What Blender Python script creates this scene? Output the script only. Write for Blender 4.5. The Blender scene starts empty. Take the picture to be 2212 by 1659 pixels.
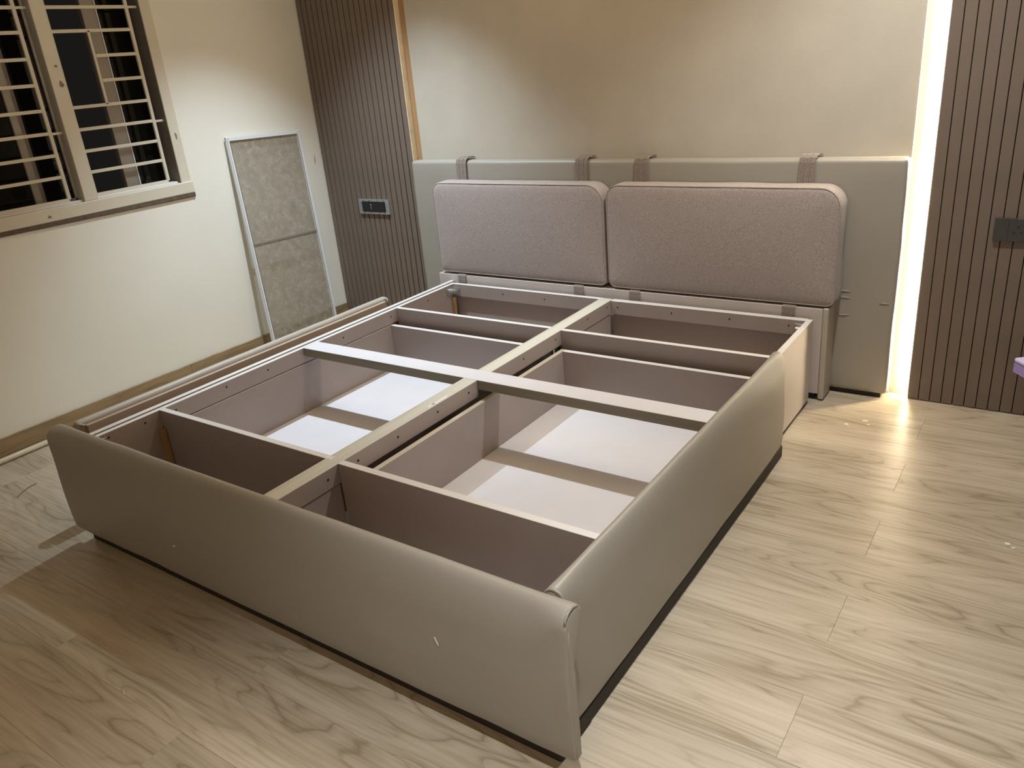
import bpy, bmesh, math, random
from mathutils import Vector, Matrix, noise
random.seed(7)
S = bpy.context.scene
COL = S.collection
R = math.radians

# ---------------------------------------------------------------- camera
cam_d = bpy.data.cameras.new('camera'); cam = bpy.data.objects.new('camera', cam_d); COL.objects.link(cam)
cam_d.sensor_width = 36.0; cam_d.lens = 1711.9 / 2212 * 36.0; cam_d.clip_start = .02
cam.location = (2.6456, -3.4089, 1.4557)
cam.rotation_euler = (R(67.5446), R(4.892), R(34.3269))
S.camera = cam

# ---------------------------------------------------------------- world, light, exposure
S.view_settings.view_transform = 'Standard'
S.view_settings.look = 'None'
S.view_settings.gamma = 1.0
S.view_settings.use_curve_mapping = False
S.view_settings.exposure = 0.0
W = bpy.data.worlds.new('night'); S.world = W; W.use_nodes = True
W.node_tree.nodes['Background'].inputs[0].default_value = (.010, .009, .008, 1)
W.node_tree.nodes['Background'].inputs[1].default_value = 1.0

CEIL = 2.6
DOWN = [  # x, y, watts, colour, cone
    (-.23, -.78, 240, (.72, .86, 1.0), 85),
    (2.07, -.78, 122, (.98, .98, .97), 108),
    (2.38, -2.80, 150, (.95, .97, 1.0), 74),
]
def spot(x, y, w, c, cone):
    l = bpy.data.lights.new('downlight_beam', 'SPOT'); l.energy = w; l.color = c
    l.spot_size = R(cone); l.spot_blend = .85; l.shadow_soft_size = .022
    o = bpy.data.objects.new('downlight_beam', l); COL.objects.link(o); o.location = (x, y, CEIL - .025)
for a in DOWN: spot(*a)
def area(name, loc, rot, sx, sy, w, c):
    l = bpy.data.lights.new(name, 'AREA'); l.shape = 'RECTANGLE'; l.size = sx; l.size_y = sy; l.energy = w; l.color = c
    o = bpy.data.objects.new(name, l); COL.objects.link(o); o.location = loc; o.rotation_euler = rot
area('front_warm_fill', (2.2, -4.2, CEIL - .03), (0, 0, 0), 1.4, .9, 14, (1.0, .62, .28))  # added warm fill on the camera side, no visible fitting
area('bed_warm_fill', (.95, -1.0, CEIL - .03), (0, 0, 0), 2.2, 1.0, 13, (1.0, .68, .32))  # added warm fill over the bed for upper walls and shadows
area('front_cool_fill', (3.6, -5.0, 1.15), (R(90), 0, R(18)), .9, 1.6, 14, (.88, .94, 1.0))  # added soft low fill from behind the camera; no doorway there

# ---------------------------------------------------------------- helpers
WL = {}
def wloc(o):
    v = Vector((0, 0, 0))
    while o is not None:
        v += o.location; o = o.parent
    return v
def tag(o, label=None, cat=None, group=None, kind=None):
    if label: o['label'] = label
    if cat: o['category'] = cat
    if group: o['group'] = group
    if kind: o['kind'] = kind
    return o
def thing(name, loc, label, cat, group=None):
    o = bpy.data.objects.new(name, None); COL.objects.link(o); o.location = loc
    o.empty_display_size = .1
    return tag(o, label, cat, group)
def B():
    return bmesh.new()
def add_box(bm, x0, x1, y0, y1, z0, z1, bev=0.0, seg=1, mat=None):
    m = Matrix.Translation(((x0+x1)/2, (y0+y1)/2, (z0+z1)/2)) @ Matrix.Diagonal((abs(x1-x0), abs(y1-y0), abs(z1-z0), 1))
    if mat is not None: m = mat @ m
    g = bmesh.ops.create_cube(bm, size=1.0, matrix=m)
    if bev > 0:
        es = set()
        for v in g['verts']:
            for e in v.link_edges: es.add(e)
        bmesh.ops.bevel(bm, geom=list(es), offset=bev, segments=seg, affect='EDGES', profile=.5)
    return bm
def add_cyl(bm, p, r, h, axis='Z', seg=16):
    rot = {'Z': Matrix.Identity(4), 'X': Matrix.Rotation(R(90), 4, 'Y'), 'Y': Matrix.Rotation(R(90), 4, 'X')}[axis]
    bmesh.ops.create_cone(bm, cap_ends=True, segments=seg, radius1=r, radius2=r, depth=h, matrix=Matrix.Translation(p) @ rot)
    return bm
def add_tube(bm, pts, r, seg=8, closed=False):
    pts = [Vector(p) for p in pts]; n = len(pts); rings = []
    up0 = Vector((0, 0, 1))
    for i, p in enumerate(pts):
        a = pts[(i-1) % n] if (closed or i > 0) else p
        b = pts[(i+1) % n] if (closed or i < n-1) else p
        t = (b-a).normalized()
        u = up0 if abs(t.dot(up0)) < .95 else Vector((0, 1, 0))
        s = t.cross(u).normalized(); w = s.cross(t)
        rings.append([bm.verts.new(p + r*(math.cos(k*2*math.pi/seg)*s + math.sin(k*2*math.pi/seg)*w)) for k in range(seg)])
    m = n if closed else n-1
    for i in range(m):
        A, C = rings[i], rings[(i+1) % n]
        for k in range(seg): bm.faces.new((A[k], A[(k+1) % seg], C[(k+1) % seg], C[k]))
    if not closed:
        bm.faces.new(rings[0][::-1]); bm.faces.new(rings[-1])
    return bm
def add_loft(bm, loops, caps=True, closed=True):
    rr = [[bm.verts.new(p) for p in l] for l in loops]
    for A, C in zip(rr, rr[1:]):
        n = len(A)
        for k in range(n if closed else n-1):
            bm.faces.new((A[k], A[(k+1) % n], C[(k+1) % n], C[k]))
    if caps and closed:
        bm.faces.new(rr[0][::-1]); bm.faces.new(rr[-1])
    return bm
def build(name, bm, m, parent=None, smooth=False, origin=None):
    bmesh.ops.recalc_face_normals(bm, faces=bm.faces[:])
    xs = [v.co for v in bm.verts]
    if origin is None:
        lo = Vector([min(v[i] for v in xs) for i in range(3)]); hi = Vector([max(v[i] for v in xs) for i in range(3)])
        c = (lo+hi)/2
        if parent is None: c.z = lo.z
    else: c = Vector(origin)
    for v in bm.verts: v.co -= c
    me = bpy.data.meshes.new(name); bm.to_mesh(me); bm.free()
    ms = m if isinstance(m, (list, tuple)) else [m]
    for k in ms: me.materials.append(k)
    if smooth:
        for p in me.polygons: p.use_smooth = True
    o = bpy.data.objects.new(name, me); COL.objects.link(o)
    if parent is not None:
        o.parent = parent; o.location = c - wloc(parent)
    else: o.location = c
    return o
def box(name, b, m, parent=None, bev=.0012, seg=1):
    bm = B(); add_box(bm, *b, bev=bev, seg=seg); return build(name, bm, m, parent)
def struct(name, bm, m, parent=None):
    o = build(name, bm, m, parent); o['kind'] = 'structure'; return o
def copy_at(src, parent, loc):
    c = src.copy(); COL.objects.link(c); c.parent = parent; c.location = Vector(loc) - (wloc(parent) if parent else Vector((0, 0, 0)))
    return c
def autosmooth(o, ang=35):
    me = o.data
    for p in me.polygons: p.use_smooth = True
    bm = bmesh.new(); bm.from_mesh(me)
    for e in bm.edges:
        if len(e.link_faces) == 2 and e.calc_face_angle(0) > R(ang): e.smooth = False
    bm.to_mesh(me); bm.free()
    return o
def facemat(o, test, idx):
    for p in o.data.polygons:
        if test(p.normal, p.center): p.material_index = idx

# ---------------------------------------------------------------- materials
def mat(name):
    m = bpy.data.materials.new(name); m.use_nodes = True
    return m, m.node_tree, m.node_tree.nodes['Principled BSDF']
def nd(t, kind, **kw):
    n = t.nodes.new(kind)
    for k, v in kw.items():
        if hasattr(n, k): setattr(n, k, v)
    return n
def basic(name, col, rough=.5, metal=0, spec=.5, var=0, vscale=3, bump=0, bscale=200, emit=None, es=0, coat=0):
    m, t, p = mat(name)
    p.inputs['Base Color'].default_value = (*col, 1); p.inputs['Roughness'].default_value = rough
    p.inputs['Metallic'].default_value = metal; p.inputs['Specular IOR Level'].default_value = spec
    p.inputs['Coat Weight'].default_value = coat
    tc = nd(t, 'ShaderNodeTexCoord')
    if var:
        n = nd(t, 'ShaderNodeTexNoise'); n.inputs['Scale'].default_value = vscale; n.inputs['Detail'].default_value = 4
        t.links.new(tc.outputs['Object'], n.inputs['Vector'])
        r = nd(t, 'ShaderNodeMapRange'); r.inputs[1].default_value = .3; r.inputs[2].default_value = .7
        r.inputs[3].default_value = 1-var; r.inputs[4].default_value = 1+var
        t.links.new(n.outputs[0], r.inputs[0])
        mx = nd(t, 'ShaderNodeVectorMath', operation='SCALE'); mx.inputs[0].default_value = col
        t.links.new(r.outputs[0], mx.inputs['Scale']); t.links.new(mx.outputs[0], p.inputs['Base Color'])
    if bump:
        n = nd(t, 'ShaderNodeTexNoise'); n.inputs['Scale'].default_value = bscale; n.inputs['Detail'].default_value = 3
        t.links.new(tc.outputs['Object'], n.inputs['Vector'])
        b = nd(t, 'ShaderNodeBump'); b.inputs['Strength'].default_value = bump; b.inputs['Distance'].default_value = .002
        t.links.new(n.outputs[0], b.inputs['Height']); t.links.new(b.outputs[0], p.inputs['Normal'])
    if emit:
        p.inputs['Emission Color'].default_value = (*emit, 1); p.inputs['Emission Strength'].default_value = es
    return m
def wood(name, light, dark, rough=.35, along='X', rings=26, contrast=1.0, scale=1.0, rnd=True):
    m, t, p = mat(name)
    tc = nd(t, 'ShaderNodeTexCoord'); oi = nd(t, 'ShaderNodeObjectInfo')
    off = nd(t, 'ShaderNodeVectorMath', operation='SCALE'); off.inputs[0].default_value = (37.3, 51.7, 19.1)
    if rnd: t.links.new(oi.outputs['Random'], off.inputs['Scale'])
    else: off.inputs['Scale'].default_value = .37
    def mapped(sl, sa):
        mp = nd(t, 'ShaderNodeMapping')
        sc = {'X': (sl, sa, sa), 'Y': (sa, sl, sa), 'Z': (sa, sa, sl)}[along]
        mp.inputs['Scale'].default_value = tuple(s*scale for s in sc)
        t.links.new(tc.outputs['Object'], mp.inputs['Vector'])
        a = nd(t, 'ShaderNodeVectorMath', operation='ADD')
        t.links.new(mp.outputs[0], a.inputs[0]); t.links.new(off.outputs[0], a.inputs[1])
        return a.outputs[0]
    n1 = nd(t, 'ShaderNodeTexNoise'); n1.inputs['Scale'].default_value = 1; n1.inputs['Detail'].default_value = 2.5
    n1.inputs['Roughness'].default_value = .45; n1.inputs['Distortion'].default_value = .35
    t.links.new(mapped(.9, 6.0), n1.inputs['Vector'])
    mu = nd(t, 'ShaderNodeMath', operation='MULTIPLY'); mu.inputs[1].default_value = rings; t.links.new(n1.outputs[0], mu.inputs[0])
    fr = nd(t, 'ShaderNodeMath', operation='FRACT'); t.links.new(mu.outputs[0], fr.inputs[0])
    rp = nd(t, 'ShaderNodeValToRGB'); e = rp.color_ramp.elements
    e[0].position = 0; e[0].color = (.25, .25, .25, 1); e[1].position = .14; e[1].color = (.72, .72, .72, 1)
    x = e.new(.6); x.color = (1, 1, 1, 1); x = e.new(.93); x.color = (.72, .72, .72, 1); x = e.new(1.0); x.color = (.25, .25, .25, 1)
    t.links.new(fr.outputs[0], rp.inputs[0])
    n2 = nd(t, 'ShaderNodeTexNoise'); n2.inputs['Scale'].default_value = 1; n2.inputs['Detail'].default_value = 3
    t.links.new(mapped(3.5, 110), n2.inputs['Vector'])
    n3 = nd(t, 'ShaderNodeTexNoise'); n3.inputs['Scale'].default_value = 1; n3.inputs['Detail'].default_value = 2
    t.links.new(mapped(.8, 9), n3.inputs['Vector'])
    # blend strength of the rings by a low noise so that some areas are plain
    r3 = nd(t, 'ShaderNodeMapRange'); r3.inputs[1].default_value = .4; r3.inputs[2].default_value = .62
    r3.inputs[3].default_value = .25; r3.inputs[4].default_value = 1.0; t.links.new(n3.outputs[0], r3.inputs[0])
    inv = nd(t, 'ShaderNodeMath', operation='SUBTRACT'); inv.inputs[0].default_value = 1; t.links.new(rp.outputs[0], inv.inputs[1])
    rs = nd(t, 'ShaderNodeMath', operation='MULTIPLY'); t.links.new(inv.outputs[0], rs.inputs[0]); t.links.new(r3.outputs[0], rs.inputs[1])
    f2 = nd(t, 'ShaderNodeMapRange'); f2.inputs[1].default_value = .38; f2.inputs[2].default_value = .7; f2.inputs[3].default_value = .0; f2.inputs[4].default_value = .42
    t.links.new(n2.outputs[0], f2.inputs[0])
    f3 = nd(t, 'ShaderNodeMapRange'); f3.inputs[1].default_value = .35; f3.inputs[2].default_value = .7; f3.inputs[3].default_value = .0; f3.inputs[4].default_value = .40
    t.links.new(n3.outputs[0], f3.inputs[0])
    s1 = nd(t, 'ShaderNodeMath', operation='ADD'); t.links.new(rs.outputs[0], s1.inputs[0]); t.links.new(f2.outputs[0], s1.inputs[1])
    s2 = nd(t, 'ShaderNodeMath', operation='ADD'); t.links.new(s1.outputs[0], s2.inputs[0]); t.links.new(f3.outputs[0], s2.inputs[1])
    s3 = nd(t, 'ShaderNodeMath', operation='MULTIPLY', use_clamp=True); s3.inputs[1].default_value = contrast; t.links.new(s2.outputs[0], s3.inputs[0])
    mx = nd(t, 'ShaderNodeMix', data_type='RGBA'); mx.inputs[6].default_value = (*light, 1); mx.inputs[7].default_value = (*dark, 1)
    t.links.new(s3.outputs[0], mx.inputs[0])
    # slight board to board tone
    rr = nd(t, 'ShaderNodeMapRange'); rr.inputs[3].default_value = .93; rr.inputs[4].default_value = 1.05; t.links.new(oi.outputs['Random'], rr.inputs[0])
    vm = nd(t, 'ShaderNodeVectorMath', operation='SCALE'); t.links.new(mx.outputs[2], vm.inputs[0]); t.links.new(rr.outputs[0], vm.inputs['Scale'])
    t.links.new(vm.outputs[0], p.inputs['Base Color'])
    rg = nd(t, 'ShaderNodeMapRange'); rg.inputs[3].default_value = rough-.04; rg.inputs[4].default_value = rough+.1; t.links.new(n2.outputs[0], rg.inputs[0])
    t.links.new(rg.outputs[0], p.inputs['Roughness'])
    b = nd(t, 'ShaderNodeBump'); b.inputs['Strength'].default_value = .12; b.inputs['Distance'].default_value = .001
    t.links.new(n2.outputs[0], b.inputs['Height']); t.links.new(b.outputs[0], p.inputs['Normal'])
    return m
def fabric(name, col, dark, scale=420):
    m, t, p = mat(name)
    tc = nd(t, 'ShaderNodeTexCoord')
    n = nd(t, 'ShaderNodeTexNoise'); n.inputs['Scale'].default_value = scale; n.inputs['Detail'].default_value = 2; n.inputs['Roughness'].default_value = .6
    t.links.new(tc.outputs['Object'], n.inputs['Vector'])
    n2 = nd(t, 'ShaderNodeTexNoise'); n2.inputs['Scale'].default_value = scale*.55; n2.inputs['Detail'].default_value = 2
    t.links.new(tc.outputs['Object'], n2.inputs['Vector'])
    a = nd(t, 'ShaderNodeMath', operation='ADD'); t.links.new(n.outputs[0], a.inputs[0]); t.links.new(n2.outputs[0], a.inputs[1])
    r = nd(t, 'ShaderNodeMapRange'); r.inputs[1].default_value = .82; r.inputs[2].default_value = 1.16; t.links.new(a.outputs[0], r.inputs[0])
    mx = nd(t, 'ShaderNodeMix', data_type='RGBA'); mx.inputs[6].default_value = (*dark, 1); mx.inputs[7].default_value = (*col, 1)
    t.links.new(r.outputs[0], mx.inputs[0]); t.links.new(mx.outputs[2], p.inputs['Base Color'])
    p.inputs['Roughness'].default_value = .95; p.inputs['Specular IOR Level'].default_value = .15
    p.inputs['Sheen Weight'].default_value = .25
    b = nd(t, 'ShaderNodeBump'); b.inputs['Strength'].default_value = .5; b.inputs['Distance'].default_value = .0015
    t.links.new(a.outputs[0], b.inputs['Height']); t.links.new(b.outputs[0], p.inputs['Normal'])
    return m
M = {}
M['wall'] = basic('cream_paint', (.82, .80, .71), .6, var=.025, vscale=2.2, bump=.12, bscale=60)
M['paper'] = basic('wallpaper_beige', (.53, .485, .405), .75, var=.05, vscale=4, bump=.35, bscale=350)
M['ceil'] = basic('ceiling_darkened', (.40, .36, .30), .8)  # unseen ceiling darkened to cut bounced light
M['farwall'] = basic('unseen_wall_darkened', (.26, .20, .14), .7)  # unseen front and right walls, browned to weaken bounce; no wardrobe
M['floor'] = wood('pale_oak_laminate', (.60, .525, .405), (.31, .25, .165), rough=.30, rings=15, contrast=.85)
M['sub'] = basic('floor_joint', (.34, .28, .20), .8)
M['skirt'] = wood('brown_oak_skirting', (.36, .26, .14), (.17, .11, .055), rough=.5, along='Y', rings=12)
M['slat'] = basic('mocha_slat', (.172, .132, .103), .5, var=.05, vscale=6)
M['groove'] = basic('slat_groove_dark', (.03, .02, .014), .8)
M['ply'] = basic('raw_plywood_edge', (.80, .66, .46), .7, var=.12, vscale=14)
M['mdfbrown'] = basic('brown_board', (.42, .25, .11), .6)
M['lam'] = basic('white_laminate_shaded', (.355, .298, .272), .42, var=.03, vscale=8)  # same laminate, compartment shade put into a darker colour
M['lamw'] = basic('white_laminate_toplit', (.70, .70, .735), .40, var=.02, vscale=8)  # same laminate, light on the flat faces put into the colour
M['laml'] = basic('white_laminate_lit', (.56, .505, .475), .42, var=.03, vscale=8)  # same laminate, kept lighter for the lit outer boards
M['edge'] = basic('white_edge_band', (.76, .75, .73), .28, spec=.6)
M['grain'] = wood('cream_woodgrain_band', (.66, .645, .56), (.54, .515, .42), rough=.45, along='Y', rings=5, contrast=.9, rnd=False)
M['olive'] = wood('olive_woodgrain_band', (.28, .255, .19), (.18, .16, .11), rough=.5, along='X', rings=4, contrast=.8, rnd=False)
M['leather'] = basic('taupe_leatherette', (.335, .312, .265), .41, spec=.7, var=.02, vscale=3, bump=.12, bscale=500)
M['leather2'] = basic('taupe_leatherette_light', (.46, .425, .37), .45, spec=.4, bump=.1, bscale=500)
M['fab'] = fabric('heather_fabric', (.46, .40, .375), (.29, .245, .225), 560)
M['strap'] = fabric('strap_fabric', (.33, .28, .245), (.18, .145, .12), 460)
M['pipe'] = basic('fabric_piping', (.40, .34, .31), .9)
M['back'] = basic('raw_board_back', (.46, .37, .31), .7, var=.04, vscale=12)
M['dark'] = basic('black_plinth', (.022, .016, .012), .7)
M['steel'] = basic('zinc_steel', (.60, .62, .64), .32, metal=.9)
M['galv'] = basic('galvanised_plate', (.42, .45, .47), .38, metal=.6, var=.06, vscale=30)
M['hole'] = basic('screw_hole_black', (.03, .022, .018), .9)
M['blk'] = basic('black_plastic', (.016, .016, .017), .3)
M['gry'] = basic('grey_glass_plate', (.045, .045, .045), .22, coat=.4)
M['winpaint'] = basic('cream_gloss_enamel', (.66, .61, .50), .35, var=.03, vscale=9)
M['grille'] = basic('grille_enamel', (.66, .61, .50), .4)
M['sash'] = basic('aluminium_sash', (.30, .26, .22), .4, metal=.2)
M['reveal'] = basic('shaded_reveal', (.22, .19, .15), .8)  # reveal in shadow, its shade put into the colour
M['grout'] = basic('brown_filler', (.12, .085, .06), .85, var=.25, vscale=40, bump=.6, bscale=90)
M['alu'] = basic('white_aluminium', (.72, .73, .74), .35)
M['tube'] = basic('cream_conduit', (.66, .60, .45), .4)
M['lilac'] = basic('lilac_plastic', (.36, .28, .68), .45)
M['lilac2'] = basic('pale_lilac_rim', (.66, .60, .90), .45)
M['white'] = basic('white_plastic', (.8, .8, .78), .4)
M['chalk'] = basic('chalk_dust', (.80, .78, .72), .9)
M['hair'] = basic('dark_thread', (.07, .045, .03), .8)
M['smudge'] = basic('grey_smudge', (.22, .21, .17), .9)
M['lamp'] = basic('lamp_diffuser', (.9, .9, .9), .5, emit=(1, .95, .88), es=12)
M['led'] = basic('warm_led_strip', (.9, .8, .6), .5, emit=(1.0, .82, .56), es=125)
# window glass
m, t, p = mat('window_glass'); p.inputs['Base Color'].default_value = (.006, .006, .005, 1); p.inputs['Roughness'].default_value = .03
p.inputs['Transmission Weight'].default_value = 0; p.inputs['Specular IOR Level'].default_value = .35
M['glass'] = m
# insect mesh: half see-through, dusty
m, t, p = mat('dusty_insect_mesh')
tc = nd(t, 'ShaderNodeTexCoord')
n = nd(t, 'ShaderNodeTexNoise'); n.inputs['Scale'].default_value = 26; n.inputs['Detail'].default_value = 9; n.inputs['Roughness'].default_value = .7; n.inputs['Distortion'].default_value = .15
t.links.new(tc.outputs['Object'], n.inputs['Vector'])
n2 = nd(t, 'ShaderNodeTexNoise'); n2.inputs['Scale'].default_value = 120; n2.inputs['Detail'].default_value = 2
t.links.new(tc.outputs['Object'], n2.inputs['Vector'])
r = nd(t, 'ShaderNodeMapRange'); r.inputs[1].default_value = .3; r.inputs[2].default_value = .72; r.inputs[3].default_value = .34; r.inputs[4].default_value = .58
t.links.new(n.outputs[0], r.inputs[0])
cr = nd(t, 'ShaderNodeMix', data_type='RGBA'); cr.inputs[6].default_value = (.30, .255, .185, 1); cr.inputs[7].default_value = (.50, .445, .355, 1)
cm = nd(t, 'ShaderNodeMapRange'); cm.inputs[1].default_value = .3; cm.inputs[2].default_value = .68; t.links.new(n.outputs[0], cm.inputs[0])
t.links.new(cm.outputs[0], cr.inputs[0])
t.links.new(cr.outputs[2], p.inputs['Base Color']); p.inputs['Roughness'].default_value = .9
t.links.new(r.outputs[0], p.inputs['Alpha'])
M['mesh'] = m

# ================================================================= THE ROOM
XW, XE, YB, YS = -1.083, 4.2, 0.0, -5.2
bm = B(); add_box(bm, XW-.12, XE+.1, YS-.1, YB+.1, -.10, -.012)
floor = struct('floor', bm, M['sub'])
# planks: seams every .2105 m, joints every 1.25 m staggered
SEAM, PW, PL = -1.04, .2105, 1.25
ymesh = None; full = None
k = -5
while True:
    y1 = SEAM - PW*k; y0 = y1 - PW
    if y0 >= YB: k += 1; continue
    if y1 <= YS: break
    x = -.205 if k % 2 == 0 else .43
    x -= 2*PL
    while x < XE:
        a0, a1 = max(x, XW), min(x+PL, XE); b0, b1 = max(y0, YS), min(y1, YB)
        if a1 - a0 > .02 and b1 - b0 > .01:
            isfull = abs(a1-a0-PL) < 1e-6 and abs(b1-b0-PW) < 1e-6
            if isfull and full:
                copy_at(full, floor, ((a0+a1)/2, (b0+b1)/2, -.006))
            else:
                bm = B(); add_box(bm, a0+.0002, a1-.0002, b0+.0002, b1-.0002, -.012, 0, bev=.0005)
                o = build('floor_plank', bm, M['floor'], floor)
                if isfull: full = o
        x += PL
    k += 1
bm = B(); add_box(bm, XW-.12, XE+.1, YS-.1, YB+.1, CEIL, CEIL+.1); struct('ceiling', bm, M['ceil'])
bm = B(); add_box(bm, XW-.12, XE+.1, YB, YB+.1, -.012, CEIL); wall_back = struct('wall_back', bm, M['paper'])
# raised wallpapered board between the two recessed light channels
box('wallpaper_board', (-.318, 2.118, -.012, -.0003, 0, CEIL), M['paper'], wall_back, bev=.001)
box('channel_board', (-.3565, -.3185, -.002, -.0004, 0, CEIL), M['mdfbrown'], wall_back, bev=0)
box('channel_board', (2.1185, 2.196, -.002, -.0004, 0, CEIL), M['paper'], wall_back, bev=0)
bm = B(); add_box(bm, XE, XE+.1, YS-.1, YB+.1, -.012, CEIL); struct('wall_right', bm, M['farwall'])
bm = B(); add_box(bm, XW-.12, XE+.1, YS-.1, YS, -.012, CEIL); struct('wall_front', bm, M['farwall'])
# left wall with the window opening
WY0, WY1, WZ0, WZ1 = -2.35, -.995, 1.008, 2.15
bm = B(); T = .11
add_box(bm, XW-T, XW, WY1, YB, -.012, CEIL); add_box(bm, XW-T, XW, YS, WY0, -.012, CEIL)
add_box(bm, XW-T, XW, WY0, WY1, -.012, WZ0-.05); add_box(bm, XW-T, XW, WY0, WY1, WZ1, CEIL)
wl = struct('wall_left', bm, M['wall'])
def blob(name, pts, m, parent, th=.0006, axis='x', base=0):
    """a thin irregular flake lying on a surface: pts in the surface's two coordinates"""
    bm = B(); lo, hi = [], []
    for a, b in pts:
        if axis == 'x': lo.append((base, a, b)); hi.append((base+th, a, b))
        elif axis == 'y': lo.append((a, base, b)); hi.append((a, base-th, b))
        else: lo.append((a, b, base)); hi.append((a, b, base+th))
    add_loft(bm, [lo, hi]); return build(name, bm, m, parent)
def irr(cx, cy, rx, ry, n=9, rot=0, rough=.35):
    out = []
    for i in range(n):
        a = 2*math.pi*i/n; k = 1+random.uniform(-rough, rough)
        x, y = rx*k*math.cos(a), ry*k*math.sin(a)
        out.append((cx + x*math.cos(rot)-y*math.sin(rot), cy + x*math.sin(rot)+y*math.cos(rot)))
    return out
# scratched patches of paint beside the screen
blob('paint_scratch', irr(-.095, .99, .0035, .03, rot=-.1), M['smudge'], wl, base=XW)
blob('paint_scratch', irr(-.155, .19, .003, .035, rot=-.05), M['smudge'], wl, base=XW)

# skirting board on the left wall: lengths of wooden board with a ragged top
bb = B(); add_box(bb, XW, XW+.002, YS, YB-.04, 0, .09); bs = struct('baseboard_left', bb, M['skirt'])
yy = -.042
for L in (1.16, 1.2, 1.2, 1.2, .4):
    y0 = max(yy-L, YS+.01)
    bm = B(); n = 40; lo = []; hi = []
    prof = []
    for i in range(n+1):
        y = yy - (yy-y0)*i/n
        prof.append((y, .098 + .003*noise.noise(Vector((y*9, 3, 0))) + .0015*noise.noise(Vector((y*40, 1, 0)))))
    f = [(XW+.012, y, 0) for y, _ in prof]; ft = [(XW+.012, y, z) for y, z in prof]; bt = [(XW+.002, y, z) for y, z in prof]; bo = [(XW+.002, y, 0) for y, _ in prof]
    rr = [[bm.verts.new(p) for p in l] for l in (f, ft, bt, bo)]
    for a in range(4):
        A, C = rr[a], rr[(a+1) % 4]
        for i in range(n): bm.faces.new((A[i], A[i+1], C[i+1], C[i]))
    bm.faces.new([rr[a][0] for a in range(4)]); bm.faces.new([rr[a][n] for a in range(3, -1, -1)])
    build('skirting_board', bm, M['skirt'], bs)
    yy = y0 - .001
    if yy <= YS+.05: break

# ---------------------------------------------------------------- window
bm = B(); add_box(bm, XW-.006, XW+.004, -.995, -.940, .952, 2.20, bev=.002)
add_box(bm, XW-.006, XW+.004, WY0-.05, -.940, 2.13, 2.20, bev=.002)
add_box(bm, XW-.006, XW+.004, WY0-.05, WY0, .952, 2.20, bev=.002)
win = struct('window_1', bm, M['winpaint'])
box('window_sill', (XW-.10, XW+.012, WY0-.05, -.936, .953, 1.010), M['winpaint'], win, bev=.004, seg=2)
bm = B(); add_box(bm, XW-.002, XW+.010, WY0-.05, -.934, .930, .953, bev=.003)
for v in bm.verts: v.co.z += .004*noise.noise(v.co*8)
build('filler_strip', bm, M['grout'], win)
box('mullion', (XW-.055, XW+.006, -1.502, -1.438, 1.010, WZ1), M['winpaint'], win, bev=.003, seg=2)
box('side_reveal', (XW-.108, XW-.002, -.9955, -.9935, 1.01, WZ1), M['reveal'], win, bev=0)
blob('paint_chip', irr(-1.463, 1.585, .008, .006), M['smudge'], win, base=XW+.0062)
blob('paint_chip', irr(-1.460, 1.51, .010, .016), M['smudge'], win, base=XW+.0062)
blob('paint_chip', irr(-.966, 1.235, .006, .017, rot=.1), M['smudge'], win, base=XW+.0042)
blob('paint_chip', irr(-1.68, .975, .008, .006), M['smudge'], win, base=XW+.0122)
# iron grilles
GX = -1.11
def grille(yR, yL, stub):
    bm = B(); add_box(bm, GX-.006, GX+.006, yR-.008, yR+.008, 1.03, WZ1-.02, bev=.001)
    add_box(bm, GX-.006, GX+.006, yL-.008, yL+.008, 1.03, WZ1-.02, bev=.001)
    add_box(bm, GX-.006, GX+.006, yL, yR, 1.018, 1.034, bev=.001)
    add_box(bm, GX-.006, GX+.006, yL, yR, WZ1-.03, WZ1-.014, bev=.001)
    g = build('grille_frame', bm, M['grille'], win)
    for z in (2.02, 1.92, 1.821, 1.725, 1.62, 1.515, 1.411, 1.316, 1.222, 1.129):
        inner = stub and z in (1.62, 1.515)
        a = -1.252 if inner else yL
        bm = B(); add_box(bm, GX-.005, GX+.005, a, yR, z-.0072, z+.0072, bev=.0012); build('grille_bar', bm, M['grille'], g)
    if stub:
        bm = B(); add_box(bm, GX-.005, GX+.005, -1.265, -1.253, 1.411, 1.725, bev=.0012); build('grille_bar', bm, M['grille'], g)
    for z in (1.82, 1.313):
        bm = B(); add_box(bm, GX-.004, GX+.004, yR+.008, yR+.052, z-.005, z+.005); build('grille_lug', bm, M['grille'], g)
    return g
grille(-1.047, -1.43, True)
g2 = grille(-1.555, -2.28, False)
box('bottom_guide', (XW-.06, XW-.012, -1.432, -1.005, 1.010, 1.0185), M['alu'], win, bev=.001)
box('bottom_guide', (XW-.06, XW-.012, WY0, -1.504, 1.010, 1.0185), M['alu'], win, bev=.001)
# sliding sashes behind the grille with dark glass
def sash(y0, y1, x, sw=.05):
    bm = B()
    for a, b in ((y0, y0+sw), (y1-sw, y1)): add_box(bm, x-.014, x+.014, a, b, WZ0-.02, WZ1, bev=.002)
    add_box(bm, x-.014, x+.014, y0, y1, WZ0-.045, WZ0+.005, bev=.002); add_box(bm, x-.014, x+.014, y0, y1, WZ1-.05, WZ1, bev=.002)
    s = build('sliding_sash', bm, M['sash'], win)
    box('glass_pane', (x-.003, x+.003, y0+.05, y1-.05, WZ0, WZ1-.05), M['glass'], s, bev=0)
    box('sash_edge_strip', (x+.0142, x+.018, y0+sw-.008, y0+sw-.002, WZ0+.01, WZ1-.03), M['alu'], s, bev=.0005)
sash(-1.213, -.86, -1.215, .075); sash(-1.035, -.80, -1.26, .045)
sash(-1.72, -1.40, -1.275); sash(-2.02, -1.60, -1.235); sash(-2.45, -1.98, -1.27)
bm = B()
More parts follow.
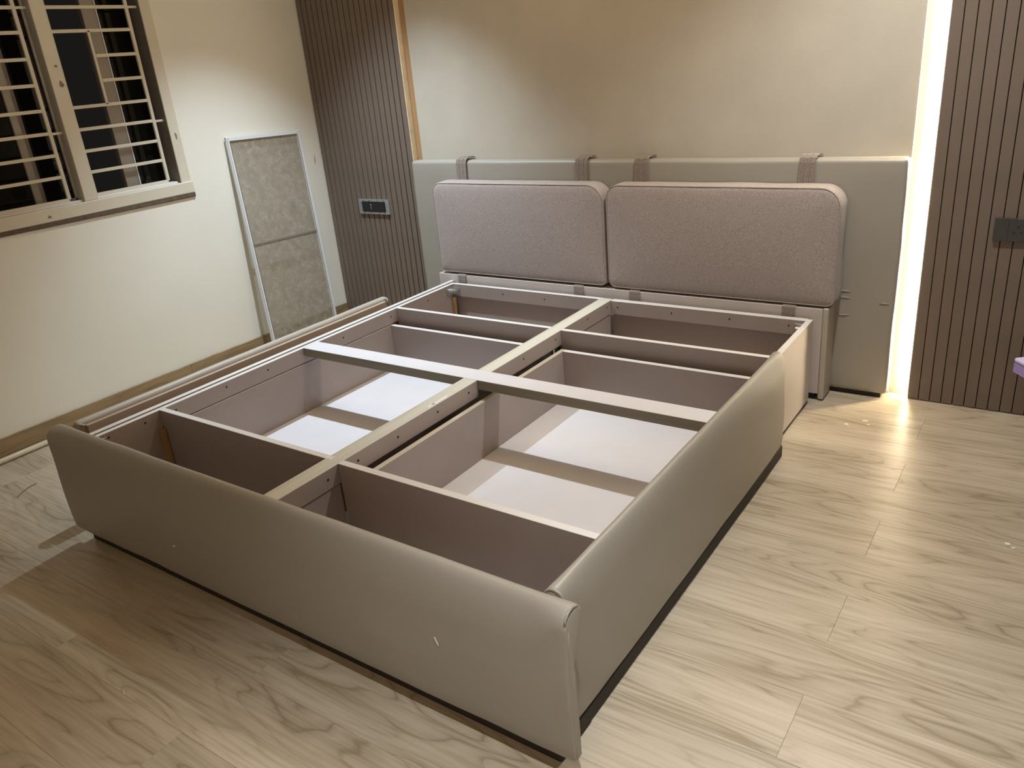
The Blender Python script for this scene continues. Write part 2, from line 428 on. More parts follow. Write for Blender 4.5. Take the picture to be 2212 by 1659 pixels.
add_box(bm, -1.34, XW-.09, WY0-.1, -.78, WZ0-.10, WZ0-.045)
add_box(bm, -1.34, XW-.09, WY0-.1, -.78, WZ1, WZ1+.05)
build('outer_track', bm, M['sash'], win)

# ================================================================= SLATTED PANELS
def slat_panel(x0, n, pitch, gap, label, xr, mirror):
    t = thing('slatted_panel', (x0+n*pitch/2, -.03, 0), label, 'wall panel', None)
    w = pitch-gap
    first = None
    for i in range(n):
        a = x0 + i*pitch + (gap/2)
        if first is None:
            bm = B(); add_box(bm, a, a+w, -.040, -.026, .003, CEIL-.001, bev=.0012); first = build('slat', bm, M['slat'], t)
        else: copy_at(first, t, (a+w/2, -.033, (.003+CEIL-.001)/2))
    return t
pl = slat_panel(-.361-.0401*18, 18, .0401, .0066, 'brown vertical slatted panel in the corner beside the bare left wall, holding a metal socket box', None, False)
box('backing_board', (XW+.0005, -.3635, -.026, -.004, .003, CEIL-.001), M['groove'], pl, bev=0)
box('plywood_edge', (-.3635, -.3585, -.0395, -.004, .003, CEIL-.001), M['ply'], pl, bev=.0005)
pl['label'] = 'brown vertical slatted wall panel in the corner left of the headboard'
tag(pl.children[-1], 'pale raw plywood edge strip')
pr = slat_panel(2.198, 24, .0414, .0028, 'brown vertical slatted wall panel right of the glowing light strip', None, True)
box('backing_board', (2.199, 2.198+24*.0414, -.026, -.0005, .003, CEIL-.001), M['groove'], pr, bev=0)
# the rest of the back wall right of the panel stays plain

# LED strip in the channel, fixed to the side of the right slatted panel
led = thing('led_strip', (2.194, -.02, 0), 'glowing warm white strip light in the gap between headboard wall and right slatted panel', 'strip light')
box('aluminium_profile', (2.1945, 2.1975, -.022, -.002, .02, CEIL-.02), M['alu'], led, bev=.0004)
box('light_diffuser', (2.190, 2.1945, -.0155, -.003, .02, CEIL-.02), M['led'], led, bev=.0008)

# ================================================================= SOCKETS
sb = thing('socket_box', (-.70, -.04, .68), 'uncovered metal socket box with black insert on the left slatted panel', 'socket')
bm = B(); X0, X1, Z0, Z1 = -.820, -.583, .676, .760
add_box(bm, X0, X1, -.0515, -.040, Z0, Z0+.012); add_box(bm, X0, X1, -.0515, -.040, Z1-.012, Z1)
add_box(bm, X0, X0+.024, -.0515, -.040, Z0+.012, Z1-.012); add_box(bm, X1-.026, X1, -.0515, -.040, Z0+.012, Z1-.012)
build('mounting_plate', bm, M['galv'], sb)
box('socket_module', (X0+.026, X1-.030, -.055, -.041, Z0+.014, Z1-.015), M['blk'], sb, bev=.003, seg=2)
bm = B()
for x in (X0+.045, X0+.088, X0+.156, X0+.2): add_cyl(bm, (x, -.0518, Z0+.0062), .003, .0012, 'Y', 8); add_cyl(bm, (x, -.0518, Z1-.006), .003, .0012, 'Y', 8)
for z in (Z0+.022, Z0+.042, Z0+.062): add_cyl(bm, (X0+.012, -.0518, z), .0026, .0012, 'Y', 8); add_cyl(bm, (X1-.013, -.0518, z), .0026, .0012, 'Y', 8)
tag(build('plate_holes', bm, M['hole'], sb), kind='stuff')
for x, z in ((X0+.016, Z1-.018), (X1-.014, Z1-.022)):
    bm = B(); add_cyl(bm, (x, -.0525, z), .0032, .003, 'Y', 10); build('screw', bm, M['steel'], sb)
bm = B(); add_box(bm, X0+.098, X0+.1, -.0555, -.0549, Z0+.030, Z0+.046); add_box(bm, X0+.095, X0+.103, -.0556, -.0549, Z0+.052, Z0+.056)
tag(build('indicator_mark', bm, M['white'], sb), 'small pale mark on the black insert')
bm = B(); add_box(bm, X0+.092, X0+.0932, -.0556, -.0548, Z0+.016, Z1-.018); build('module_joint', bm, M['hole'], sb)

ss = thing('power_socket', (2.54, -.04, .68), 'flat dark grey power socket plate on the right slatted panel', 'socket')
box('face_plate', (2.421, 2.665, -.052, -.040, .680, .764), M['gry'], ss, bev=.0018, seg=2)
bm = B()
for cx in (2.497, 2.60):
    add_cyl(bm, (cx, -.0521, .733), .0042, .0012, 'Y', 10); add_cyl(bm, (cx-.011, -.0521, .713), .0034, .0012, 'Y', 10); add_cyl(bm, (cx+.011, -.0521, .713), .0034, .0012, 'Y', 10)
tag(build('pin_holes', bm, M['hole'], ss), kind='stuff')
bm = B(); add_box(bm, 2.4655, 2.4667, -.0526, -.0515, .684, .760); build('module_joint', bm, M['hole'], ss)

# ================================================================= UPHOLSTERY HELPERS
def nz(x, s, a, k=0): return a*noise.noise(Vector((x*s, k*7.7, k*3.1)))
def padded(axis, a0, a1, prof, n=60, pinch=.010, wob=.0025, seed=1, pinchlen=.02):
    """cross-section prof [(depth, z)] swept along an axis; depth+ = outward. ends drawn in a little."""
    loops = []
    cd = sum(p[0] for p in prof)/len(prof); cz = sum(p[1] for p in prof)/len(prof)
    st = [0, .0015, .004, .009, .016] ; L = a1-a0
    ts = [a0+s for s in st] + [a0+.016+(L-.032)*i/n for i in range(1, n)] + [a1-s for s in st[::-1]]
    for a in ts:
        e = min(a-a0, a1-a); k = 0
        if e < pinchlen: k = pinch*(1-math.sqrt(max(0, 1-(1-e/pinchlen)**2)))
        lp = []
        for i, (dp, z) in enumerate(prof):
            v = Vector((dp-cd, z-cz)); l = v.length
            q = v*(max(l-k, 0)/l)
            dd, zz = cd+q.x, cz+q.y
            w = nz(a, 5.0, wob, seed+int(z*6)) + nz(a, 16, wob*.35, seed+9)
            zz += w*(.6 if z > cz else 1.0); dd += nz(a, 4, wob*.8, seed+3+(z > .2))
            lp.append((a, dd, zz))
        loops.append(lp)
    return loops
def blended(axis, a0, a1, mid, end, reach, **kw):
    A = padded(axis, a0, a1, mid, **kw); E_ = padded(axis, a0, a1, end, **kw); out = []
    for la, le in zip(A, E_):
        a = la[0][0]; e = min(a-a0, a1-a); f = min(max(e/reach, 0), 1); f = f*f*(3-2*f)
        out.append([tuple(p*f+q*(1-f) for p, q in zip(u, v)) for u, v in zip(la, le)])
    return out
def sweep(name, loops, f, m, parent):
    bm = B(); add_loft(bm, [[f(*p) for p in l] for l in loops]); return build(name, bm, m, parent, smooth=True)

# ================================================================= HEADBOARD
hb = thing('headboard', (.90, -.05, 0), 'wide taupe leatherette headboard panel standing against the wall behind the bed', 'headboard')
def rect_prof(y0, y1, z0, z1, r, n=5):
    pts = []
    for cx, cz, a0 in ((y1-r, z1-r, 0), (y0+r, z1-r, 90), (y0+r, z0+r, 180), (y1-r, z0+r, 270)):
        for i in range(n+1):
            a = R(a0+90*i/n); pts.append((cx+r*math.cos(a), cz+r*math.sin(a)))
    return pts
def dens(prof, step=.06):
    out = []
    for i, p in enumerate(prof):
        q = prof[(i+1) % len(prof)]; out.append(p)
        d = math.dist(p, q); n = int(d/step)
        for j in range(1, n): out.append((p[0]+(q[0]-p[0])*j/n, p[1]+(q[1]-p[1])*j/n))
    return out
pf = dens(rect_prof(.014, .085, .018, .982, .020))
def hbf(a, dp, z): return (a, -dp, z)
def padded2(a0, a1, prof, n, wob, seed, f):
    loops = []; L = a1-a0; cd = sum(p[0] for p in prof)/len(prof)
    st = [0, .002, .006, .013, .022]
    ts = [a0+s for s in st] + [a0+.022+(L-.044)*i/n for i in range(1, n)] + [a1-s for s in st[::-1]]
    zlo = min(p[1] for p in prof); zhi = max(p[1] for p in prof); dlo = min(p[0] for p in prof); dhi = max(p[0] for p in prof)
    for a in ts:
        e = min(a-a0, a1-a); k = 0
        if e < .022: k = .016*(1-math.sqrt(max(0, 1-(1-e/.022)**2)))
        lp = []
        for dp, z in prof:
            d2 = dp + (k if dp < cd else -k)*.8
            z2 = min(max(z, zlo+k), zhi-k)
            aa = a
            if e < .03:   # wavy side edge
                aa += (1 if a > (a0+a1)/2 else -1)*(nz(z, 7, wob*1.6, seed+5) + nz(z, 22, wob*.5, seed+6))
            d2 += nz(a*1.0+z*3, 3.0, wob, seed) * (1 if dp > cd else 0)
            z2 += nz(a, 4, wob*.7, seed+2)*(1 if z > .5 else .5)
            lp.append(f(aa, d2, z2))
        loops.append(lp)
    return loops
bm = B(); add_loft(bm, padded2(-.345, 2.122, pf, 90, .0025, 4, hbf))
build('padded_panel', bm, M['leather'], hb, smooth=True)
box('foot_strip', (-.33, 2.10, -.070, -.016, 0, .021), M['dark'], hb, bev=.001)
# base box fixed to its front
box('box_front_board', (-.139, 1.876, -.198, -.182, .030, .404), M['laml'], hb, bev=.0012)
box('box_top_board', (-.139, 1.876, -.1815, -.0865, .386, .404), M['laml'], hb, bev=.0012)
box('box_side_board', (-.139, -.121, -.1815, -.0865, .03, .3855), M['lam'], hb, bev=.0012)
bm = B(); add_box(bm, 1.8765, 1.9, -.200, -.087, .006, .408, bev=.006, seg=3)
tag(build('leather_side_cover', bm, M['leather2'], hb, smooth=False), 'taupe leatherette wrapped end of the base box')
autosmooth(hb.children[-1])
box('plinth', (-.12, 1.86, -.18, -.10, 0, .030), M['dark'], hb, bev=.001)
# folded creases of leather beside the box
for z, sgn in ((.452, 1), (.355, -1), (.425, 1)):
    bm = B(); pts = [(1.905+.012*i, -.0845-.0022*math.sin(i/4*math.pi), z+.0035*math.sin(i*.8)*sgn) for i in range(5)]
    add_tube(bm, pts, .0024, 8); build('leather_crease', bm, M['leather'], hb, smooth=True)
bm = B(); add_tube(bm, [(2.065+.012*i, -.0848-.001*math.sin(i/3*math.pi), .415) for i in range(4)], .0025, 6); build('leather_crease', bm, M['leather'], hb, smooth=True)

# ================================================================= BACK CUSHIONS
def rrect(x0, x1, z0, z1, rad, inset, n=9):
    """rounded rectangle; rad = tr, tl, bl, br"""
    pts = []
    tr, tl, bl, br = rad
    for (cx, cz, r, a0) in ((x1, z1, tr, 0), (x0, z1, tl, 90), (x0, z0, bl, 180), (x1, z0, br, 270)):
        rr = max(r-inset, .004)
        ccx = cx - inset - rr if cx == x1 else cx + inset + rr
        ccz = cz - inset - rr if cz == z1 else cz + inset + rr
        for i in range(n+1):
            a = R(a0+90*i/n); pts.append((ccx+rr*math.cos(a), ccz+rr*math.sin(a)))
    # densify straight parts evenly with a fixed count
    out = []
    N = len(pts)
    for i, p in enumerate(pts):
        q = pts[(i+1) % N]; out.append(p)
        if (i % (n+1)) == n:
            for j in range(1, 12): out.append((p[0]+(q[0]-p[0])*j/12, p[1]+(q[1]-p[1])*j/12))
    return out
def cushion(x0, x1, z0, z1, rad, label, straps, seed):
    t = thing('back_cushion', ((x0+x1)/2, -.145, z0), label, 'cushion', 'heather fabric back cushions on the headboard')
    loops = []
    for ins, y in ((.20, -.2105), (.14, -.2095), (.08, -.2075), (.04, -.205), (.02, -.2025), (.008, -.199), (.002, -.194), (0, -.188),
                   (-.001, -.165), (-.0015, -.14), (-.001, -.115), (0, -.100), (.003, -.095), (.008, -.0925), (.03, -.091)):
        lp = []
        for x, z in rrect(x0, x1, z0, z1, rad, ins):
            w = nz(x+z, 7, .002, seed) + nz(x-z, 19, .0008, seed+1)
            cx = (x0+x1)/2; cz = (z0+z1)/2
            lp.append((x + w*(1 if x > cx else -1), (y if y > -.15 else y+.005) + nz(x*2+z, 5, .0012, seed+2), z + w*(1 if z > cz else -1)))
        loops.append(lp)
    bm = B(); add_loft(bm, loops); build('cushion_cover', bm, M['fab'], t, smooth=True)
    bm = B(); add_tube(bm, [(x, -.1935, z) for x, z in rrect(x0, x1, z0, z1, rad, .0035)], .0022, 6, closed=True)
    build('piping', bm, M['pipe'], t, smooth=True)
    for (u0, u1, v0, v1) in straps:
        # upper loop over the headboard
        path = [(-.0895, .86), (-.0905, .93), (-.0905, .968), (-.087, .984), (-.078, .9915), (-.06, .9945), (-.035, .9935), (-.016, .988)]
        bm = B(); lp = []
        for i, (y, z) in enumerate(path):
            th = .0035; sk = (i-3)*.0015
            nx, nzv = (-1, 0) if i < 3 else ((-.7, .7) if i < 4 else (0, 1))
            lp.append([(u0+sk, y, z), (u1+sk, y, z), (u1+sk, y+nx*th, z+nzv*th), (u0+sk, y+nx*th, z+nzv*th)])
        add_loft(bm, lp); tag(build('strap', bm, M['strap'], t), 'fabric strap looped over the headboard top')
        bm = B()
        for sx in (.3, .7):
            pts = [(u0+(u1-u0)*sx + (i-3)*.0015, p[0]+(-.0037 if i < 4 else 0), p[1]+(.0037 if i >= 3 else 0)) for i, p in enumerate(path)]
            add_tube(bm, pts, .0011, 5)
        tag(build('stitching', bm, M['smudge'], t), kind='stuff')
        # lower tab on the base box
        path = [(-.150, .4065), (-.193, .4068), (-.2005, .402), (-.2010, .385), (-.2020, v0), (-.2010, v0-.003)]
        bm = B(); lp = []
        for i, (y, z) in enumerate(path):
            off = (0, .003) if i < 2 else (-.003, 0)
            lp.append([(v1a, y, z) for v1a in (0,)][:0] or [(u0b, y, z) for u0b in ()][:0] or
                      [(v1[0], y, z), (v1[1], y, z), (v1[1], y+off[0], z+off[1]), (v1[0], y+off[0], z+off[1])])
        add_loft(bm, lp); tag(build('strap', bm, M['strap'], t), 'short fabric tab folded over the base box')
    return t
cushion(-.122, .886, .415, .888, (.085, .060, .025, .030), 'shorter grey-beige heather back cushion, the left one of two',
        [(-.022, .042, .364, (-.003, .046)), (.693, .757, .362, (.712, .762))], 11)
cushion(.899, 1.918, .413, .889, (.080, .065, .040, .035), 'longer grey-beige heather back cushion, the right one of two, nearest the light strip',
        [(1.001, 1.067, .361, (1.011, 1.062)), (1.724, 1.788, .360, (1.714, 1.768))], 23)

# ================================================================= BED FRAME
bed = thing('bed_frame', (.92, -1.28, 0), 'open storage bed frame with white laminate compartments and no mattress', 'bed')
H = .371
def bpart(name, b, m=None, bev=.0010, top=None):
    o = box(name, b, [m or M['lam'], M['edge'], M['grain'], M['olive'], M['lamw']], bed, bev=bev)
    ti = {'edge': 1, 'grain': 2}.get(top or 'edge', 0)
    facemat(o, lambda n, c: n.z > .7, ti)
    return o
YF, YK = -2.295, -.2575          # front inside, back rail front face
# side rails: a double board at the left, single at the right
bpart('outer_side_rail', (-.058, -.035, YF, -.2005, .02, H))
bpart('rail_spacer', (-.0348, -.0202, YF, -.2035, .02, H-.022))
bpart('side_rail', (-.020, 0, YF, -.2375, .305, H))
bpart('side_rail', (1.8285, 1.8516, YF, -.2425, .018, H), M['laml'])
bpart('back_rail', (0.0003, .8805, YK, YK+.019, .305, H))
bpart('back_rail', (.9435, 1.8282, YK-.006, YK+.013, .305, H-.001))
# middle rail in two lengths, cross beam between them
bpart('centre_rail', (.8808, .9426, -1.2193, YK+.019, .306, H), top='grain')
bpart('centre_rail', (.8798, .9416, YF, -1.3067, .306, H), top='grain')
o = bpart('cross_beam', (.0003, 1.8282, -1.3062, -1.2196, .334, H+.0005), bev=.0010)
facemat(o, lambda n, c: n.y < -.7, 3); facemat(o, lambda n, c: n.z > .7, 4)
# dividers
def divider(x0, x1, y0, y1, z0=.045, z1=H+.0006, top='edge'): return bpart('divider_board', (x0, x1, y0, y1, z0, z1), top=top)
divider(.0004, .8802, -2.0045, -1.982); divider(.9424, 1.8281, -2.0125, -1.988)
divider(.0004, .8804, -.7065, -.684, z1=H); divider(.9430, 1.8281, -.712, -.689, z1=H)
# notched divider ends let into the middle rail
bpart('divider_tongue', (.8810, .9000, -2.0040, -1.9825, .3600, H+.0009))
bpart('divider_tongue', (.9240, .9415, -2.0030, -1.9990, .3600, H+.0007))
# four inner storage boxes (two long front ones share the cross beam)
def sbox(x0, x1, y0, y1, zt, z0=.086, wl=True, wr=True, fr=True):
    t_ = .020
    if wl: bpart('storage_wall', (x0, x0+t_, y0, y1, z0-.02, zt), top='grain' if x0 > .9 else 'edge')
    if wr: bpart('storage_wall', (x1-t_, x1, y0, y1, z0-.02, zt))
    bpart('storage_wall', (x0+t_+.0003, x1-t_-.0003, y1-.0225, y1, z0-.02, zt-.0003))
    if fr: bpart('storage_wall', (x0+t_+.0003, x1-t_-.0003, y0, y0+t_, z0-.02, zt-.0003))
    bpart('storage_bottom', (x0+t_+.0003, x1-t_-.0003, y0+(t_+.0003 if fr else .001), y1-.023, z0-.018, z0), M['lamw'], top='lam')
    pass
for_left = sbox(-.0195, .862, -1.978, -.7405, .300)
for_right = sbox(.9595, 1.828, -1.984, -.7435, .300)
# outer lower boards, cells at the head and the foot
bpart('storage_wall', (-.0195, -.0015, -.6835, -.262, .045, .3045)); bpart('storage_wall', (-.0195, -.0015, YF+.02, -2.006, .045, .3045))
bpart('storage_wall', (.920, .938, -.6885, -.262, .045, .3055)); bpart('storage_wall', (.919, .937, YF+.02, -2.014, .045, .3055))
bpart('storage_wall', (.885, .903, -.6835, -.262, .045, .3055)); bpart('storage_wall', (.884, .902, YF+.02, -2.006, .045, .3055))
bpart('back_board', (.0003, .8845, -.236, -.220, .045, .366)); bpart('back_board', (.9385, 1.828, -.236, -.220, .045, .366))
bpart('front_board', (.0003, .878, YF, YF+.018, .045, H-.002)); bpart('front_board', (.9430, 1.828, YF, YF+.018, .045, H-.002))
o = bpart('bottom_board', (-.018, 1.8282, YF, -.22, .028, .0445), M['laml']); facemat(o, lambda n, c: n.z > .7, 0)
# vertical cleats in the left corners
for x, y in ((-.001, -2.025), (-.001, -.262)):
    box('corner_cleat', (x, x+.016, y-(.001 if y < -1 else .02), y+.018 if y < -1 else y, .046, .300), M['mdfbrown'], bed)
# screw holes in the inner faces of the rails
bm = B()
for y, z in ((-1.712, .348), (-1.507, .344), (-1.941, .344), (-2.068, .346), (-2.207, .351), (-1.073, .341), (-.751, .34), (-.47, .34)):
    add_cyl(bm, (.0003, y, z), .0042, .0012, 'X', 8)
for y, z in ((-.758, .344), (-1.002, .345), (-.482, .348), (-.302, .348), (-1.363, .343), (-1.541, .343), (-1.748, .34), (-1.932, .343), (-2.06, .34)):
    add_cyl(bm, (.9424 if y < -1.3 else .9429, y, z), .0038, .0018, 'X', 8)
for x, z in ((.321, .342), (.573, .339)): add_cyl(bm, (x, YK-.0003, z), .0038, .0012, 'Y', 8)
for x, z in ((.978, .34), (1.246, .341), (1.512, .343), (1.762, .343)): add_cyl(bm, (x, YK-.0063, z), .0038, .0012, 'Y', 8)
tag(build('screw_holes', bm, M['hole'], bed), kind='stuff')
# metal corner brackets
def bracket(x, y, sx, sy, bolt=True):
    bm = B()
    add_box(bm, x, x+sx*.003, y, y+sy*.060, .315, .357, bev=.0005); add_box(bm, x, x+sx*.042, y, y+sy*.003, .312, .355, bev=.0005)
    b = build('corner_bracket', bm, M['steel'], bed)
    if bolt:
        bm = B(); add_cyl(bm, (x+sx*.017, y+sy*.017, .338), .011, .030, 'X', 12); add_cyl(bm, (x+sx*.030, y+sy*.022, .338), .007, .03, 'Y', 6)
        build('bolt', bm, M['steel'], b)
    bm = B(); add_cyl(bm, (x+sx*.004, y+sy*.045, .347), .004, .003, 'X', 8); add_cyl(bm, (x+sx*.004, y+sy*.045, .325), .004, .003, 'X', 8); build('screw', bm, M['steel'], b)
bracket(.0008, -.2585, 1, -1); bracket(.0008, YF+.020, 1, 1, False); bracket(1.8277, -.2645, -1, -1)
# chipped edge band on the middle rail and box wall
for (a, b, z, l) in ((.9315, -1.50, H+.0002, .05), (.930, -1.56, H+.0002, .02), (.968, -1.485, .3002, .035)):
    blob('chipped_edge', irr(a, b, .006, l, rough=.45), M['white'], bed, th=.0006, axis='z', base=z)
# plinth
bm = B(); add_box(bm, -.045, 1.899, YF-.045, -2.20, 0, .050, bev=.004); add_box(bm, 1.80, 1.897, -2.27, -.745, 0, .050, bev=.004)
add_box(bm, .0, .08, -2.2, -.28, 0, .028, bev=.002); add_box(bm, .1, 1.83, -.40, -.27, 0, .028, bev=.002); add_box(bm, .86, .96, -2.2, -.40, 0, .028, bev=.002)
add_box(bm, 1.79, 1.848, -.745, -.27, 0, .018, bev=.002)
build('plinth', bm, M['dark'], bed)
# padded foot and side panels
def pad_prof(d0, d1, z0, z1, zin, rtop_z, n=12):
    """d0 inner, d1 outer; large outer quarter-ellipse at the top, small inner round"""
    pts = []
    dc = d0 + (d1-d0)*.36
    for i in range(n+1):                                   # crest -> outer face
        a = R(90*i/n); pts.append((dc+(d1-dc)*math.sin(a), (z1-rtop_z)+rtop_z*math.cos(a)))
    for i in range(1, 9):
        f = i/9; z = (z1-rtop_z) + (z0+.012-(z1-rtop_z))*f
        pts.append((d1 + .0035*math.sin(f*math.pi), z))
    pts += [(d1-.001, z0+.012), (d1-.004, z0+.004), (d1-.010, z0), (d0+.004, z0), (d0, z0+.004)]
    for i in range(1, 7): pts.append((d0, z0+.004+(zin-z0-.004)*i/6))
    for i in range(1, 6):
        a = R(90*i/6); pts.append((d0+(dc-d0)*(1-math.cos(a)), zin+(z1-zin)*math.sin(a)))
    return pts
fp = pad_prof(2.300, 2.372, .056, .440, .405, .135)
lo = blended('x', -.078, 1.955, fp, [(max(d, 2.304+.038*min(max((.425-z)/.13, 0), 1)), z) for d, z in pad_prof(2.304, 2.370, .056, .441, .425, .034)], .12, n=90, pinch=.007, wob=.003, seed=2, pinchlen=.018)
foot = sweep('foot_panel', lo, lambda a, d, z: (a, -d, z), M['leather'], bed); tag(foot, 'padded taupe leatherette foot panel')
sp = pad_prof(1.853, 1.903, .050, .426, .395, .125)
lo = blended('y', -2.285, -.765, sp, pad_prof(1.853, 1.900, .050, .424, .412, .06), .14, n=70, pinch=.007, wob=.0028, seed=6, pinchlen=.018)
side = sweep('side_panel', lo, lambda a, d, z: (d, a, z), M['leather'], bed); tag(side, 'padded taupe leatherette side panel')
# folded seams at the corner
def earfold(cx, cy, cz, ax, parent, r=.020):
    bm = B(); pts = []
    for i in range(9):
        a = R(-15+190*i/8)
        if ax == 'x': pts.append((cx, cy+r*1.15*math.cos(a), cz-r*.9+r*math.sin(a)))
        else: pts.append((cx+r*1.1*math.cos(a), cy, cz-r*.9+r*math.sin(a)))
    add_tube(bm, pts, .0035, 6); build('seam_fold', bm, M['leather'], parent, smooth=True)
earfold(1.951, -2.338, .4405, 'x', foot, .024)
earfold(1.875, -2.283, .421, 'y', side, .021)
bm = B(); add_tube(bm, [(1.953, -2.360-.008*math.sin(i/8*3.14), .40-.042*i) for i in range(9)], .003, 6); build('edge_seam', bm, M['leather'], foot, smooth=True)
bm = B(); add_tube(bm, [(1.902-.001*math.sin(i), -2.287, .33-.034*i) for i in range(9)], .003, 6); build('edge_seam', bm, M['leather'], side, smooth=True)
# pale flecks stuck on the foot panel
blob('pale_fleck', irr(.569, .182, .009, .0035, rot=.35), M['white'], foot, axis='y', base=-2.3758, th=.0012)
blob('pale_fleck', irr(1.606, .248, .003, .010, rot=.35), M['white'], foot, axis='y', base=-2.3758, th=.0008)

# ---------------------------------------------------------------- loose left side panel
lp_ = thing('loose_side_panel', (-.17, -1.41, 0), 'detached narrow taupe upholstered side panel standing between the bed and the left wall', 'bed panel')
sp2 = pad_prof(-.156, -.115, .004, .392, .372, .055)
sp2 = [(-.315+.0-(d+.0), z) for d, z in sp2]
lo = padded('y', -2.225, -.600, [( -d-.315+0, z) for d, z in [( -x-.315, zz) for x, zz in sp2]][:0] or
            pad_prof(.162, .205, .004, .385, .370, .035), n=70, pinch=.008, wob=.0028, seed=14, pinchlen=.014)
sweep('padded_cover', lo, lambda a, d, z: (-d, a, z), M['leather2'], lp_)
box('inner_board', (-.1600, -.144, -2.20, -.625, .004, .366), M['back'], lp_, bev=.001)
bm = B(); add_tube(bm, [(-.150, -2.205, .366), (-.158, -2.215, .372), (-.175, -2.222, .374), (-.19, -2.226, .366)], .005, 6); build('seam_fold', bm, M['leather2'], lp_, smooth=True)
bm = B(); add_tube(bm, [(-.150, -.612, .345), (-.150, -.607, .366), (-.158, -.603, .375), (-.172, -.601, .378)], .004, 6); build('seam_fold', bm, M['leather2'], lp_, smooth=True)

# ================================================================= INSECT SCREEN LEANING ON THE LEFT WALL
scr = thing('insect_screen', (-.966, -.49, 0), 'aluminium framed insect screen with dusty grey mesh leaning against the left wall', 'window screen')
Ht = 1.185
lean = math.asin((1.064-.966)/Ht)
MT = Matrix.Translation((-.966, -.492, .002)) @ Matrix.Rotation(lean*-1, 4, 'Y') @ Matrix.Rotation(-R(2.2), 4, 'X') @ Matrix.Translation((0, 0, .0))
def sbx(name, b, m, bev=.001, par=None):
    bm = B(); add_box(bm, *b, bev=bev, mat=MT); return build(name, bm, m, par or scr)
F = .021
sbx('left_stile', (-.007, .007, -.25, -.25+F, 0.01, Ht), M['alu']); sbx('right_stile', (-.007, .007, .25-F, .25, 0.01, Ht), M['alu'])
sbx('top_rail', (-.007, .007, -.25+F+.0004, .25-F-.0004, Ht-F, Ht), M['alu']); sbx('bottom_rail', (-.007, .007, -.25+F+.0004, .25-F-.0004, 0.01, .01+F), M['alu'])
sbx('middle_rail', (-.006, .006, -.25+F+.0004, .25-F-.0004, .612, .624), M['sash'])
sbx('mesh_sheet', (-.0006, .0006, -.25+F, .25-F, .01+F, Ht-F), M['mesh'], bev=0)
sbx('gasket_groove', (.0071, .0078, -.25+.0045, -.25+.007, .02, Ht-F), M['smudge'], bev=0)
sbx('gasket_groove', (.0071, .0078, -.25+F-.0025, -.25+F, .02, Ht-F), M['hole'], bev=0)
sbx('gasket_groove', (.0071, .0078, .25-F, .25-F+.0025, .02, Ht-F), M['hole'], bev=0)
sbx('gasket_groove', (.0071, .0078, -.25+F, .25-F, Ht-F, Ht-F+.002), M['hole'], bev=0)
for s in (-1, 1):
    cy = s*(.25-F/2)
    c = sbx('corner_joint', (-.0075, .0078, cy-F/2, cy+F/2, Ht-F, Ht+.0005), M['white'])
    bm = B()
    for dy, dz in ((-.005, 0), (.005, 0), (0, .005), (0, -.005)):
        add_box(bm, .0078, .0086, cy+dy-.0018, cy+dy+.0018, Ht-F/2+dz-.0018, Ht-F/2+dz+.0018, mat=MT)
    tag(build('joint_recess', bm, M['smudge'], c), kind='stuff')

# ================================================================= SMALL THINGS
bm = B(); pts = [(-1.048+.004*math.sin(i*.7)+(.02*max(0, (i-4))/14), -1.98-.17*i, .0135) for i in range(15)]
add_tube(bm, pts, .0125, 12)
cd = build('conduit_pipe', bm, M['tube'], None, smooth=True); tag(cd, 'cream plastic conduit pipe lying on the floor along the left wall', 'pipe')

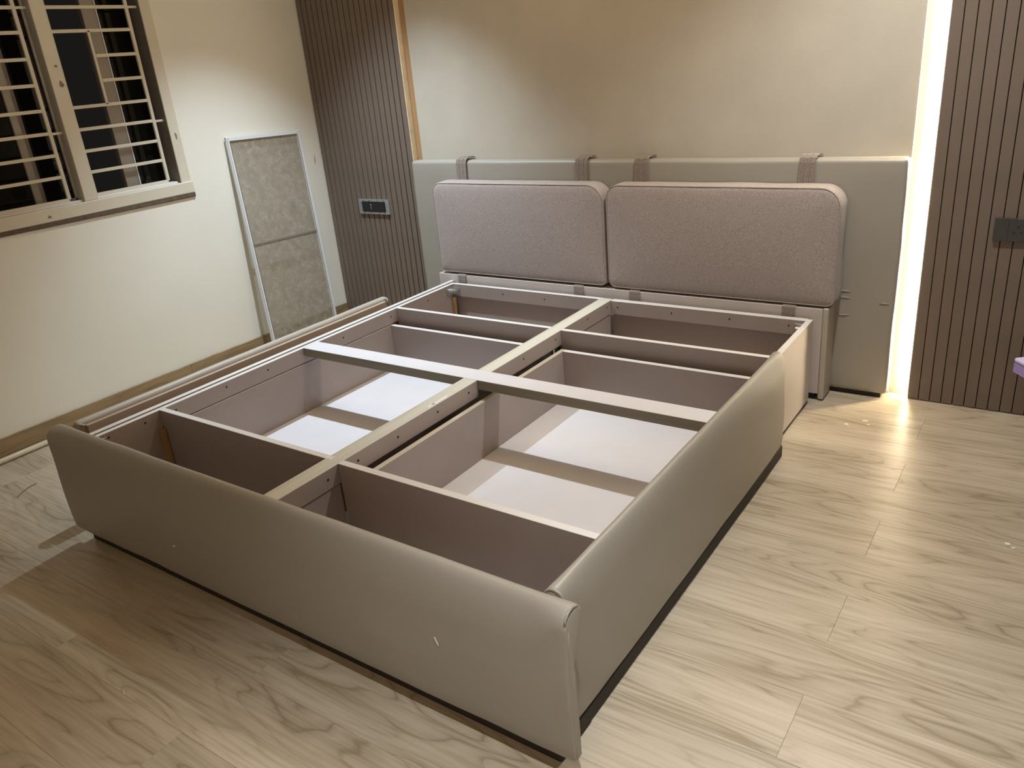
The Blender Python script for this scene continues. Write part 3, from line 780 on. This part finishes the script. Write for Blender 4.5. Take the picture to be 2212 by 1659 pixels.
st = thing('lilac_stool', (2.70, -.52, 0), 'lilac purple plastic object poking in at the right picture edge before the slatted panel', 'stool')
Ms = Matrix.Translation((2.70, -.52, 0)) @ Matrix.Rotation(R(38), 4, 'Z')
bm = B(); add_box(bm, -.098, .098, -.098, .098, .386, .402, bev=.007, seg=3, mat=Ms); build('seat_top', bm, M['lilac2'], st)
bm = B()
for a, b in (((-.096, .096), (-.096, -.090)), ((-.096, .096), (.090, .096))):
    add_box(bm, a[0], a[1], b[0], b[1], .352, .3865, mat=Ms); add_box(bm, b[0], b[1], a[0], a[1], .352, .3865, mat=Ms)
build('seat_skirt', bm, M['lilac'], st)
for sx in (-1, 1):
    for sy in (-1, 1):
        bm = B(); lo_ = []
        for z, o_, w in ((.386, .020, .014), (.2, .018, .012), (0, .016, .010)):
            lo_.append([tuple(Ms @ Vector((sx*o_+a*w, sy*o_+b*w, z))) for a, b in ((-1, -1), (1, -1), (1, 1), (-1, 1))])
        add_loft(bm, lo_); build('leg', bm, M['lilac'], st)

# a thread and tiny shavings on the floor
bm = B(); add_tube(bm, [(-.70, -2.222, .0012), (-.695, -2.255, .0016), (-.672, -2.300, .0012), (-.648, -2.326, .0012)], .0011, 5)
tag(build('loose_thread', bm, M['hair'], None), 'thin dark thread on the floor left of the foot panel', 'thread')
o = blob('wood_shaving', irr(-.548, -2.302, .005, .0022, rot=.9), M['white'], None, axis='z', base=.0003, th=.0012)
tag(o, 'tiny pale shaving on the floor beside the dark thread', 'shaving')
bm = B(); add_tube(bm, [(.755, -2.722, .0012), (.773, -2.716, .0015), (.792, -2.726, .0012)], .0010, 5)
tag(build('wood_shaving', bm, M['chalk'], None), 'tiny curled pale shaving on the floor before the foot panel', 'shaving')
spots = [(2.039, -.384, .008, .005, 'tiny plaster crumb on the floor near the side panel'), (2.095, -.326, .012, .006, 'small plaster crumb on the floor before the headboard, nearest the wall'),
         (2.113, -.355, .009, .005, 'second plaster crumb from the wall before the headboard'), (2.636, -1.005, .008, .007, 'white plaster crumb on the floor at the right edge'),
         (2.654, -1.022, .006, .005, 'smaller white plaster crumb at the right edge')]
for x, y, a, b, l in spots:
    o = blob('plaster_crumb', irr(x, y, a, b), M['chalk'], None, axis='z', base=.0002, th=.0018); tag(o, l, 'crumb', 'plaster crumbs on the right floor')

# ceiling downlights that give the light
for i, (x, y, w, c, cone) in enumerate(DOWN):
    t_ = thing('ceiling_downlight', (x, y, CEIL-.02), ['round ceiling downlight above the left wall side of the bed', 'round ceiling downlight above the right side of the headboard', 'round ceiling downlight above the floor right of the foot panel'][i], 'ceiling light', 'round downlights in the ceiling')
    bm = B(); add_cyl(bm, (x, y, CEIL-.004), .055, .008, 'Z', 32); build('trim_ring', bm, M['white'], t_)
    bm = B(); add_cyl(bm, (x, y, CEIL-.010), .040, .004, 'Z', 32); build('lamp_lens', bm, M['lamp'], t_)
